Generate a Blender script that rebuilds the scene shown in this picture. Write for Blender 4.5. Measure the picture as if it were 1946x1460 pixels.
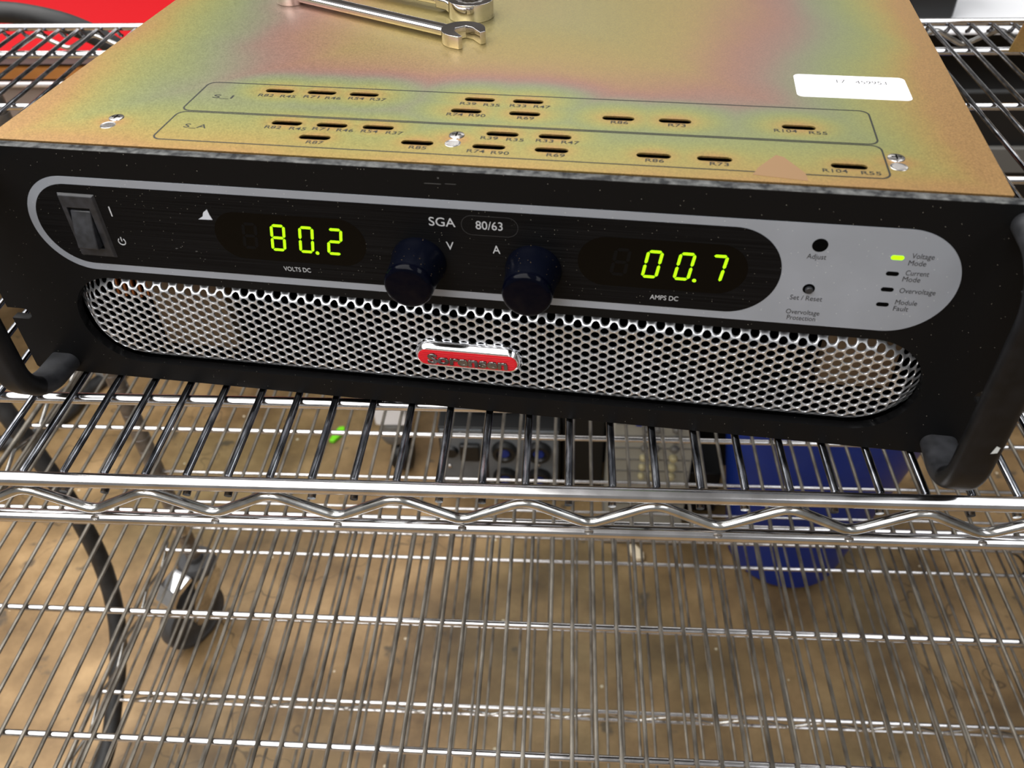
import bpy, bmesh, math, random
from mathutils import Vector, Matrix
random.seed(7)
for o in list(bpy.data.objects): bpy.data.objects.remove(o)
S = bpy.context.scene
COL = S.collection
MM = 0.001

# ---------------------------------------------------------------- camera
cd = bpy.data.cameras.new('camera'); cam = bpy.data.objects.new('camera', cd); COL.objects.link(cam)
S.camera = cam
fw = Vector((-0.05825, 0.74533, -0.66414)); rt = Vector((0.99813, 0.05600, -0.02470)); dn = Vector((0.01879, -0.66434, -0.74720))
M = Matrix((rt, -dn, -fw)).transposed().to_4x4()
M.translation = Vector((9.43, -305.88, 296.83)) * MM
cam.matrix_world = M
cd.sensor_fit = 'HORIZONTAL'; cd.sensor_width = 36.0
cd.lens = 36.0 * 1622.84 / 1946.0
cd.clip_start = 0.01; cd.clip_end = 50
cd.dof.use_dof = True; cd.dof.focus_distance = 0.47; cd.dof.aperture_fstop = 15

# ---------------------------------------------------------------- world, lights, exposure
W = bpy.data.worlds.new('world'); S.world = W; W.use_nodes = True
bg = W.node_tree.nodes['Background']; bg.inputs[0].default_value = (1.0, 0.98, 0.95, 1); bg.inputs[1].default_value = 0.27
def area(name, loc, sx, sy, power, rot=(0, 0, 0), col=(1, 1, 1)):
    l = bpy.data.lights.new(name, 'AREA'); l.shape = 'RECTANGLE'; l.size = sx; l.size_y = sy; l.energy = power; l.color = col
    o = bpy.data.objects.new(name, l); COL.objects.link(o); o.location = loc; o.rotation_euler = rot
    return o
area('ceiling_light_row', (-1.25, -1.1, 1.8), 2.3, 6.0, 225, col=(1, .98, .95))
area('ceiling_light_row', (1.4, -0.9, 1.8), 0.8, 5.0, 44, col=(.96, .98, 1))
area('ceiling_light_row', (-3.0, 2.9, 1.8), 1.2, 2.0, 12, col=(1, .98, .95))
area('ceiling_light_row', (0.5, 3.6, 1.8), 2.2, 1.2, 22, col=(1, .98, .95))
S.view_settings.view_transform = 'Standard'; S.view_settings.look = 'None'
S.view_settings.gamma = 1.0; S.view_settings.exposure = 0.0
S.view_settings.use_curve_mapping = False

# ---------------------------------------------------------------- materials
def s2l(c): return tuple(((x / 255 / 12.92) if x / 255 <= 0.04045 else ((x / 255 + 0.055) / 1.055) ** 2.4) for x in c)
def N(nt, t, **k):
    n = nt.nodes.new(t)
    for a, b in k.items(): setattr(n, a, b)
    return n
def base_mat(name, col, rough=.5, metal=0., spec=.5, srgb=True, coat=0.):
    m = bpy.data.materials.new(name); m.use_nodes = True
    b = m.node_tree.nodes['Principled BSDF']
    c = s2l(col) if srgb else col
    b.inputs['Base Color'].default_value = (*c, 1); b.inputs['Roughness'].default_value = rough
    b.inputs['Metallic'].default_value = metal; b.inputs['Specular IOR Level'].default_value = spec
    b.inputs['Coat Weight'].default_value = coat
    return m
def noise_mat(name, c1, c2, scale=20, rough=(.4, .6), metal=0., bump=0., spec=.5, lo=.35, hi=.65, stretch=(1, 1, 1), detail=4):
    m = base_mat(name, c1, rough[0], metal, spec); nt = m.node_tree; L = nt.links; b = nt.nodes['Principled BSDF']
    tc = N(nt, 'ShaderNodeTexCoord'); mp = N(nt, 'ShaderNodeMapping'); mp.inputs['Scale'].default_value = stretch
    L.new(tc.outputs['Object'], mp.inputs[0])
    n = N(nt, 'ShaderNodeTexNoise'); n.inputs['Scale'].default_value = scale; n.inputs['Detail'].default_value = detail
    L.new(mp.outputs[0], n.inputs['Vector'])
    r = N(nt, 'ShaderNodeValToRGB'); r.color_ramp.elements[0].position = lo; r.color_ramp.elements[1].position = hi
    r.color_ramp.elements[0].color = (*s2l(c1), 1); r.color_ramp.elements[1].color = (*s2l(c2), 1)
    L.new(n.outputs['Fac'], r.inputs[0]); L.new(r.outputs[0], b.inputs['Base Color'])
    mr = N(nt, 'ShaderNodeMapRange'); mr.inputs['To Min'].default_value = rough[0]; mr.inputs['To Max'].default_value = rough[1]
    L.new(n.outputs['Fac'], mr.inputs[0]); L.new(mr.outputs[0], b.inputs['Roughness'])
    if bump:
        bp = N(nt, 'ShaderNodeBump'); bp.inputs['Strength'].default_value = bump; bp.inputs['Distance'].default_value = .0005
        L.new(n.outputs['Fac'], bp.inputs['Height']); L.new(bp.outputs[0], b.inputs['Normal'])
    return m
def dusty(name, col, rough, spec=.5, dust=(140, 136, 126), brushed=False, scale=900, thr=.76, metal=0., c2=None, edge=False):
    """a coloured coating with little specks of dust lying on it"""
    m = base_mat(name, col, rough, metal, spec); nt = m.node_tree; L = nt.links; b = nt.nodes['Principled BSDF']
    tc = N(nt, 'ShaderNodeTexCoord')
    v = N(nt, 'ShaderNodeTexVoronoi'); v.inputs['Scale'].default_value = scale * .8; L.new(tc.outputs['Object'], v.inputs['Vector'])
    big = N(nt, 'ShaderNodeTexNoise'); big.inputs['Scale'].default_value = 22; big.inputs['Detail'].default_value = 3; L.new(tc.outputs['Object'], big.inputs['Vector'])
    # speck where the cell centre is near and the cell's random value is high
    sep = N(nt, 'ShaderNodeSeparateColor'); L.new(v.outputs['Color'], sep.inputs[0])
    near = N(nt, 'ShaderNodeMath', operation='LESS_THAN'); L.new(v.outputs['Distance'], near.inputs[0]); near.inputs[1].default_value = .105
    pick = N(nt, 'ShaderNodeMath', operation='MULTIPLY_ADD'); L.new(big.outputs['Fac'], pick.inputs[0]); pick.inputs[1].default_value = .35; pick.inputs[2].default_value = 0
    s = N(nt, 'ShaderNodeMath', operation='ADD'); L.new(sep.outputs[0], s.inputs[0]); L.new(pick.outputs[0], s.inputs[1])
    g = N(nt, 'ShaderNodeMath', operation='GREATER_THAN'); L.new(s.outputs[0], g.inputs[0]); g.inputs[1].default_value = thr + .3
    mu = N(nt, 'ShaderNodeMath', operation='MULTIPLY'); L.new(near.outputs[0], mu.inputs[0]); L.new(g.outputs[0], mu.inputs[1])
    f = N(nt, 'ShaderNodeMath', operation='MULTIPLY'); L.new(mu.outputs[0], f.inputs[0]); L.new(sep.outputs[1], f.inputs[1])
    mix = N(nt, 'ShaderNodeMix', data_type='RGBA'); L.new(f.outputs[0], mix.inputs[0])
    mix.inputs[6].default_value = (*s2l(col), 1); mix.inputs[7].default_value = (*s2l(dust), 1)
    if brushed or c2:
        mp = N(nt, 'ShaderNodeMapping'); mp.inputs['Scale'].default_value = (12, 12, 2200) if brushed else (40, 40, 40); L.new(tc.outputs['Object'], mp.inputs[0])
        bn = N(nt, 'ShaderNodeTexNoise'); bn.inputs['Scale'].default_value = 1; bn.inputs['Detail'].default_value = 3; L.new(mp.outputs[0], bn.inputs['Vector'])
        r = N(nt, 'ShaderNodeValToRGB'); r.color_ramp.elements[0].position = .4; r.color_ramp.elements[1].position = .7
        r.color_ramp.elements[0].color = (*s2l(col), 1); r.color_ramp.elements[1].color = (*s2l(c2 or tuple(min(255, x + 12) for x in col)), 1)
        L.new(bn.outputs['Fac'], r.inputs[0]); L.new(r.outputs[0], mix.inputs[6])
    out = mix.outputs[2]
    if edge:   # bare, rubbed metal along the top edge
        sp = N(nt, 'ShaderNodeSeparateXYZ'); L.new(tc.outputs['Object'], sp.inputs[0])
        en = N(nt, 'ShaderNodeTexNoise'); en.inputs['Scale'].default_value = 260; en.inputs['Detail'].default_value = 4; L.new(tc.outputs['Object'], en.inputs['Vector'])
        a = N(nt, 'ShaderNodeMath', operation='MULTIPLY_ADD'); L.new(en.outputs['Fac'], a.inputs[0]); a.inputs[1].default_value = .0042; L.new(sp.outputs[2], a.inputs[2])
        g = N(nt, 'ShaderNodeMath', operation='GREATER_THAN'); L.new(a.outputs[0], g.inputs[0]); g.inputs[1].default_value = .1351
        g5 = N(nt, 'ShaderNodeMath', operation='GREATER_THAN'); L.new(sp.outputs[2], g5.inputs[0]); g5.inputs[1].default_value = .1323
        gm = N(nt, 'ShaderNodeMath', operation='MAXIMUM'); L.new(g.outputs[0], gm.inputs[0]); L.new(g5.outputs[0], gm.inputs[1]); g = gm
        r3 = N(nt, 'ShaderNodeValToRGB'); r3.color_ramp.elements[0].position = .35; r3.color_ramp.elements[1].position = .8
        r3.color_ramp.elements[0].color = (*s2l((40, 41, 43)), 1); r3.color_ramp.elements[1].color = (*s2l((112, 113, 112)), 1); L.new(en.outputs['Fac'], r3.inputs[0])
        m4 = N(nt, 'ShaderNodeMix', data_type='RGBA'); L.new(g.outputs[0], m4.inputs[0]); L.new(out, m4.inputs[6]); L.new(r3.outputs[0], m4.inputs[7]); out = m4.outputs[2]
    L.new(out, b.inputs['Base Color'])
    return m
def emit_mat(name, col, strength):
    m = base_mat(name, col, .5); b = m.node_tree.nodes['Principled BSDF']
    b.inputs['Emission Color'].default_value = (*s2l(col), 1); b.inputs['Emission Strength'].default_value = strength
    return m

M_chrome = noise_mat('chrome_wire', (188, 186, 186), (215, 214, 216), 60, (.12, .2), 1., lo=.3, hi=.7)
M_wire = noise_mat('dull_chrome_wire', (96, 91, 84), (146, 140, 130), 160, (.28, .42), 1., lo=.35, hi=.65, stretch=(1, .25, 1))
M_wire.node_tree.nodes['Principled BSDF'].inputs['Metallic'].default_value = .65
M_post = noise_mat('grey_post_plating', (104, 98, 94), (134, 128, 122), 60, (.3, .42), .6)
M_wire1 = noise_mat('scratched_chrome_wire', (84, 86, 92), (170, 172, 178), 420, (.1, .24), 1., lo=.4, hi=.7, stretch=(1, .2, 1))
M_zig = noise_mat('chrome_truss_rod', (172, 172, 170), (208, 208, 206), 80, (.15, .24), 1.)
M_panel = dusty('black_powder_coat', (12, 12, 13), .48, .12, thr=.62, edge=True)
M_fascia = dusty('black_brushed_film', (8, 8, 9), .45, .08, brushed=True, thr=.64)
M_silver = dusty('silver_film', (144, 150, 160), .42, .5, dust=(225, 225, 225), metal=.25, thr=.72, c2=(150, 156, 167))
M_window = base_mat('dark_acrylic', (3, 3, 3), .25, 0, .12)
M_black = base_mat('black_plastic', (17, 18, 20), .38)
M_knob = base_mat('glossy_black_knob', (3, 4, 13), .1, 0, .08)
M_dustyknob = dusty('knob_side', (5, 7, 17), .25, .2, dust=(150, 130, 95), thr=.55)
M_rub = noise_mat('black_handle_paint', (12, 12, 13), (20, 20, 22), 90, (.34, .46), spec=.2)
M_foot = noise_mat('worn_lit_black_handle', (30, 31, 34), (42, 43, 47), 200, (.5, .6))  # handle feet: some wear, mostly brighter light on them put into the colour
M_print = base_mat('pale_print', (176, 178, 182), .5)
M_dprint = base_mat('dark_print', (14, 15, 19), .5)
M_green = emit_mat('green_led_segment', (165, 242, 0), .78)
M_unlit = base_mat('unlit_led_segment', (9, 8, 8), .6, 0, .1)
M_grille = noise_mat('brushed_aluminium_grille', (186, 188, 192), (206, 208, 212), 40, (.26, .34), 1.)
M_grille.node_tree.nodes['Principled BSDF'].inputs['Metallic'].default_value = .78
M_steel = noise_mat('bare_steel', (176, 172, 170), (205, 202, 200), 120, (.18, .3), 1.)
M_wrench = noise_mat('polished_chrome_tool', (226, 222, 222), (240, 236, 236), 50, (.05, .1), 1.)
M_red = base_mat('red_enamel', (196, 8, 26), .3, 0, .5)
M_emblem = base_mat('badge_chrome', (225, 226, 230), .1, 1.)
M_letter = base_mat('dark_chrome_letters', (128, 125, 124), .14, 1.)
M_inside = base_mat('black_interior', (2, 2, 2), .8, 0, .05)
M_tan = noise_mat('tan_insulation_board', (92, 70, 48), (112, 90, 64), 30, (.5, .7))
M_copper = base_mat('copper_winding', (190, 120, 70), .3, .8)
M_label = base_mat('white_label_paper', (240, 240, 244), .45)
M_hose = noise_mat('black_rubber_cable', (26, 26, 27), (40, 40, 41), 60, (.5, .62))
M_redpaint = base_mat('red_gloss_paint', (178, 5, 18), .5, 0, .2)
M_wood = noise_mat('orange_brown_drawer', (140, 88, 38), (165, 108, 52), 12, (.4, .5))
M_trim = base_mat('pale_aluminium_trim', (225, 220, 222), .25, .7)
M_mauve = base_mat('mauve_grey_paint', (120, 100, 100), .5)
M_taupe = base_mat('taupe_metal', (136, 122, 114), .5, .2)
M_white = base_mat('white_laminate', (245, 246, 250), .4)
M_greybox = noise_mat('grey_panel_paint', (98, 102, 106), (108, 112, 116), 30, (.45, .5))
M_beige = noise_mat('beige_plastic', (150, 148, 138), (160, 158, 148), 20, (.5, .6))
M_cream = base_mat('cream_plastic', (176, 166, 128), .5)
M_blackbox = base_mat('black_case_paint', (12, 12, 13), .5)
M_blue = noise_mat('blue_bin_plastic', (0, 38, 126), (2, 46, 142), 6, (.38, .45))
M_bluec = base_mat('blue_connector', (10, 40, 120), .4)
M_tyre = noise_mat('grey_rubber_tyre', (58, 58, 60), (74, 74, 76), 40, (.55, .65))
M_tyreblk = base_mat('black_wheel', (14, 14, 15), .45)
M_lime = base_mat('lime_green_plastic', (120, 220, 30), .4)
M_paper = base_mat('cream_scrap', (235, 220, 190), .6)
M_greyfoot = base_mat('grey_foot', (100, 98, 94), .5)

# zinc chromate: iridescent bands that follow the distance to edges and slots
SLOTS = [(-100.4, 69.8), (-79.4, 70), (-58.5, 70), (-2.7, 70.2), (20, 70.4), (-6.5, 57.3), (20.4, 57.3), (62.4, 57.1), (87.2, 57.1), (139.7, 56.7),
         (-84.2, 36), (-63.1, 36.1), (-41.8, 36.2), (-66.8, 23.6), (-20.9, 23.7), (14, 35.9), (36.9, 35.9), (10.3, 23.4), (37, 23.3), (79.3, 23.3), (103.9, 23.3), (156.5, 23.1)]
def zinc(name, slots=True):
    m = base_mat(name, (190, 170, 95), .36, .72); nt = m.node_tree; L = nt.links; b = nt.nodes['Principled BSDF']
    def mt(op, a, c=None, d=None):
        n = N(nt, 'ShaderNodeMath', operation=op)
        for i, x in enumerate((a, c, d)):
            if x is None: continue
            if isinstance(x, (int, float)): n.inputs[i].default_value = x
            else: L.new(x, n.inputs[i])
        return n.outputs[0]
    tc = N(nt, 'ShaderNodeTexCoord'); sp = N(nt, 'ShaderNodeSeparateXYZ'); L.new(tc.outputs['Object'], sp.inputs[0])
    x = mt('MULTIPLY', sp.outputs[0], 1000.); y = mt('MULTIPLY', sp.outputs[1], 1000.)
    dx = mt('SUBTRACT', 216., mt('ABSOLUTE', x)); dy = mt('SUBTRACT', y, 2.)
    # smooth minimum of side and front distance, sides weigh differently
    d = mt('MINIMUM', mt('MULTIPLY', dx, .72), mt('MULTIPLY', dy, .78))
    n1 = N(nt, 'ShaderNodeTexNoise'); n1.inputs['Scale'].default_value = 6.5; n1.inputs['Detail'].default_value = 3; n1.inputs['Roughness'].default_value = .55; L.new(tc.outputs['Object'], n1.inputs['Vector'])
    d = mt('MULTIPLY_ADD', mt('SUBTRACT', n1.outputs['Fac'], .5), 55., d)
    if slots:
        cur = None
        for (sx, sy) in SLOTS + [(-165.2, 28), (-5.6, 28.5), (175.8, 28.5)]:
            ex = mt('MULTIPLY', mt('SUBTRACT', x, sx), .62); ey = mt('SUBTRACT', y, sy)
            r = mt('SQRT', mt('ADD', mt('MULTIPLY', ex, ex), mt('MULTIPLY', ey, ey)))
            cur = r if cur is None else mt('MINIMUM', cur, r)
        d2 = mt('SUBTRACT', mt('MULTIPLY', cur, 2.6), 4.)
        d = mt('SMOOTH_MIN', d, d2, 14.)
    f = mt('DIVIDE', mt('MAXIMUM', d, 0.), 170.)
    r = N(nt, 'ShaderNodeValToRGB'); cr = r.color_ramp; cr.interpolation = 'B_SPLINE'
    stops = [(0, (206, 160, 104)), (.035, (204, 170, 100)), (.09, (190, 182, 106)), (.17, (166, 176, 116)), (.26, (160, 164, 134)), (.33, (176, 142, 130)), (.42, (188, 138, 118)), (.54, (190, 166, 104)), (.7, (180, 164, 104)), (.86, (178, 168, 116)), (1, (182, 164, 112))]
    while len(cr.elements) < len(stops): cr.elements.new(.5)
    for e, (p_, c_) in zip(cr.elements, stops): e.position = p_; e.color = (*s2l(c_), 1)
    L.new(f, r.inputs[0])
    n2 = N(nt, 'ShaderNodeTexNoise'); n2.inputs['Scale'].default_value = 1400; n2.inputs['Detail'].default_value = 2; L.new(tc.outputs['Object'], n2.inputs['Vector'])
    mr = N(nt, 'ShaderNodeMapRange'); mr.inputs['From Min'].default_value = .3; mr.inputs['From Max'].default_value = .7; mr.inputs['To Min'].default_value = .52; mr.inputs['To Max'].default_value = .74; L.new(n2.outputs['Fac'], mr.inputs[0])
    mx = N(nt, 'ShaderNodeVectorMath', operation='SCALE'); L.new(r.outputs[0], mx.inputs[0]); L.new(mr.outputs[0], mx.inputs['Scale'])
    L.new(mx.outputs[0], b.inputs['Base Color'])
    mr2 = N(nt, 'ShaderNodeMapRange'); mr2.inputs['To Min'].default_value = .3; mr2.inputs['To Max'].default_value = .5; L.new(n2.outputs['Fac'], mr2.inputs[0]); L.new(mr2.outputs[0], b.inputs['Roughness'])
    return m
M_zinc = zinc('yellow_zinc_plating'); M_zinc2 = zinc('zinc_plated_bracket', False)

# ---------------------------------------------------------------- mesh helpers (millimetres in, metres out)
class MB:
    def __init__(s): s.v = []; s.f = []; s.mi = []
    def add(s, vs, fs, mi=0):
        o = len(s.v); s.v += [tuple(x) for x in vs]; s.f += [tuple(i + o for i in f) for f in fs]; s.mi += [mi] * len(fs); return s
    def box(s, x0, x1, y0, y1, z0, z1, mi=0):
        v = [(x, y, z) for x in (x0, x1) for y in (y0, y1) for z in (z0, z1)]
        return s.add(v, [(0, 1, 3, 2), (4, 6, 7, 5), (0, 4, 5, 1), (2, 3, 7, 6), (0, 2, 6, 4), (1, 5, 7, 3)], mi)
    def tube(s, path, r, n=10, mi=0, closed=False, ry=None):
        P = [Vector(p) for p in path]; k = len(P); rings = []
        prev = None
        for i in range(k):
            if closed: t = (P[(i + 1) % k] - P[i - 1])
            elif i == 0: t = P[1] - P[0]
            elif i == k - 1: t = P[-1] - P[-2]
            else: t = (P[i + 1] - P[i]).normalized() + (P[i] - P[i - 1]).normalized()
            t.normalize()
            if prev is None:
                a = Vector((0, 0, 1)) if abs(t.z) < .9 else Vector((1, 0, 0))
                u = t.cross(a).normalized()
            else:
                u = (prev - t * prev.dot(t)).normalized()
            prev = u; w = t.cross(u)
            rr = r[i] if isinstance(r, (list, tuple)) else r
            r2 = rr if ry is None else ry
            rings.append([P[i] + u * (rr * math.cos(2 * math.pi * j / n)) + w * (r2 * math.sin(2 * math.pi * j / n)) for j in range(n)])
        vs = [q for R_ in rings for q in R_]; fs = []
        for i in range(k if closed else k - 1):
            a = i * n; b_ = ((i + 1) % k) * n
            for j in range(n): fs.append((a + j, a + (j + 1) % n, b_ + (j + 1) % n, b_ + j))
        if not closed:
            fs.append(tuple(range(n))[::-1]); fs.append(tuple((k - 1) * n + j for j in range(n)))
        return s.add(vs, fs, mi)
    def lathe(s, prof, c=(0, 0, 0), axis='z', n=32, mi=0, sx=1, sy=1):
        """prof: (radius, height) pairs along the axis"""
        vs = []; fs = []
        for (r, h) in prof:
            for j in range(n):
                a = 2 * math.pi * j / n; x = r * math.cos(a) * sx; y = r * math.sin(a) * sy
                vs.append({'z': (c[0] + x, c[1] + y, c[2] + h), 'y': (c[0] + x, c[1] + h, c[2] + y), 'x': (c[0] + h, c[1] + x, c[2] + y)}[axis])
        for i in range(len(prof) - 1):
            for j in range(n): fs.append((i * n + j, i * n + (j + 1) % n, (i + 1) * n + (j + 1) % n, (i + 1) * n + j))
        if prof[0][0] > 1e-6: fs.append(tuple(range(n))[::-1])
        if prof[-1][0] > 1e-6: fs.append(tuple((len(prof) - 1) * n + j for j in range(n)))
        return s.add(vs, fs, mi)
    def prism(s, poly, h0, h1, axis='z', mi=0):
        n = len(poly)
        def P(a, b, h): return {'z': (a, b, h), 'y': (a, h, b), 'x': (h, a, b)}[axis]
        vs = [P(a, b, h0) for a, b in poly] + [P(a, b, h1) for a, b in poly]
        fs = [tuple(range(n))[::-1], tuple(range(n, 2 * n))] + [(i, (i + 1) % n, n + (i + 1) % n, n + i) for i in range(n)]
        return s.add(vs, fs, mi)
    def build(s, name, mats, parent=None, smooth=True, bevel=0, seg=2, angle=40, col=True):
        me = bpy.data.meshes.new(name)
        me.from_pydata([(a * MM, b * MM, c * MM) for a, b, c in s.v], [], s.f)
        me.update()
        bm = bmesh.new(); bm.from_mesh(me); bmesh.ops.recalc_face_normals(bm, faces=bm.faces); bm.to_mesh(me); bm.free()
        return finish(name, me, mats, parent, smooth, bevel, seg, angle, s.mi)
def finish(name, me, mats, parent, smooth=True, bevel=0, seg=2, angle=40, mi=None):
    o = bpy.data.objects.new(name, me); COL.objects.link(o)
    if not isinstance(mats, (list, tuple)): mats = [mats]
    for m in mats: me.materials.append(m)
    if mi and len(mats) > 1:
        for p_, i in zip(me.polygons, mi): p_.material_index = i
    if smooth:
        me.shade_smooth(); me.set_sharp_from_angle(angle=math.radians(angle))
    if bevel:
        b = o.modifiers.new('bevel', 'BEVEL'); b.width = bevel * MM; b.segments = seg; b.limit_method = 'ANGLE'; b.angle_limit = math.radians(35); b.harden_normals = False
    if parent: o.parent = parent
    return o
def tag(o, label=None, cat=None, group=None, kind=None):
    if label: o['label'] = label
    if cat: o['category'] = cat
    if group: o['group'] = group
    if kind: o['kind'] = kind
    return o
def empty(name, loc, rz=0, parent=None):
    o = bpy.data.objects.new(name, None); COL.objects.link(o); o.location = [a * MM for a in loc]; o.rotation_euler = (0, 0, rz)
    o.empty_display_size = .02
    if parent: o.parent = parent
    return o
def stadium(cx, cz, w, h, n=16, r=None):
    """rounded rectangle outline, full ends unless r is given"""
    r = min(w, h) / 2 if r is None else r
    pts = []
    for (sx, sz, a0) in ((1, 1, 0), (-1, 1, 90), (-1, -1, 180), (1, -1, 270)):
        for k in range(n + 1):
            a = math.radians(a0 + 90 * k / n)
            pts.append((cx + sx * (w / 2 - r) + r * math.cos(a), cz + sz * (h / 2 - r) + r * math.sin(a)))
    out = []
    for q in pts:
        if not out or (abs(q[0] - out[-1][0]) + abs(q[1] - out[-1][1])) > 1e-4: out.append(q)
    if abs(out[0][0] - out[-1][0]) + abs(out[0][1] - out[-1][1]) < 1e-4: out.pop()
    return out
def curve_mesh(cu, fn):
    o = bpy.data.objects.new('tmp', cu); COL.objects.link(o)
    dg = bpy.context.evaluated_depsgraph_get()
    me = bpy.data.meshes.new_from_object(o.evaluated_get(dg), preserve_all_data_layers=False, depsgraph=dg)
    bpy.data.objects.remove(o)
    for v in me.vertices: v.co = Vector(fn(v.co)) * MM
    me.update()
    bm = bmesh.new(); bm.from_mesh(me); bmesh.ops.remove_doubles(bm, verts=bm.verts, dist=1e-7); bmesh.ops.recalc_face_normals(bm, faces=bm.faces); bm.to_mesh(me); bm.free()
    me.materials.clear()
    return me
def plate(name, outline, holes, d0, d1, mat, parent, axis='y', bevel=0, smooth=True, seg=2):
    """flat plate with real holes, thickness d0..d1 along the axis"""
    cu = bpy.data.curves.new(name, 'CURVE'); cu.dimensions = '2D'; cu.fill_mode = 'BOTH'; cu.extrude = abs(d1 - d0) / 2
    for loop in [outline] + holes:
        sp = cu.splines.new('POLY'); sp.points.add(len(loop) - 1); sp.use_cyclic_u = True
        for p_, (a, b) in zip(sp.points, loop): p_.co = (a, b, 0, 1)
    mid = (d0 + d1) / 2
    fn = (lambda c: (c.x, mid + c.z, c.y)) if axis == 'y' else (lambda c: (c.x, c.y, mid + c.z))
    me = curve_mesh(cu, fn)
    return finish(name, me, mat, parent, False, bevel, seg, 30)
def cap_height():
    cu = bpy.data.curves.new('cap', 'FONT'); cu.body = 'H'; cu.size = 1
    o = bpy.data.objects.new('tmp', cu); COL.objects.link(o)
    me = bpy.data.meshes.new_from_object(o.evaluated_get(bpy.context.evaluated_depsgraph_get())); bpy.data.objects.remove(o)
    ys = [v.co.y for v in me.vertices]; bpy.data.meshes.remove(me)
    return max(ys)
CAP = cap_height()
def text(name, s, x0, x1, zc, h, depth0, depth1, mat, parent, axis='y', bold=0, caps=None):
    """lettering stretched to x0..x1; h = height of its capitals"""
    cu = bpy.data.curves.new(name, 'FONT'); cu.body = s; cu.size = 1; cu.extrude = .5; cu.offset = bold; cu.resolution_u = 4
    cu.fill_mode = 'BOTH'
    o = bpy.data.objects.new('tmp', cu); COL.objects.link(o)
    dg = bpy.context.evaluated_depsgraph_get()
    me = bpy.data.meshes.new_from_object(o.evaluated_get(dg), depsgraph=dg); bpy.data.objects.remove(o)
    xs = [v.co.x for v in me.vertices]; a, b = min(xs), max(xs); cap = CAP
    for v in me.vertices:
        X = x0 + (v.co.x - a) / (b - a) * (x1 - x0); Z = zc + (v.co.y - cap / 2) / cap * h; D = depth0 + (v.co.z + .5) * (depth1 - depth0)
        v.co = Vector((X, D, Z) if axis == 'y' else (X, Z, D)) * MM
    bm = bmesh.new(); bm.from_mesh(me); bmesh.ops.remove_doubles(bm, verts=bm.verts, dist=1e-7); bmesh.ops.recalc_face_normals(bm, faces=bm.faces); bm.to_mesh(me); bm.free()
    me.materials.clear()
    return finish(name, me, mat, parent, False)

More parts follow.
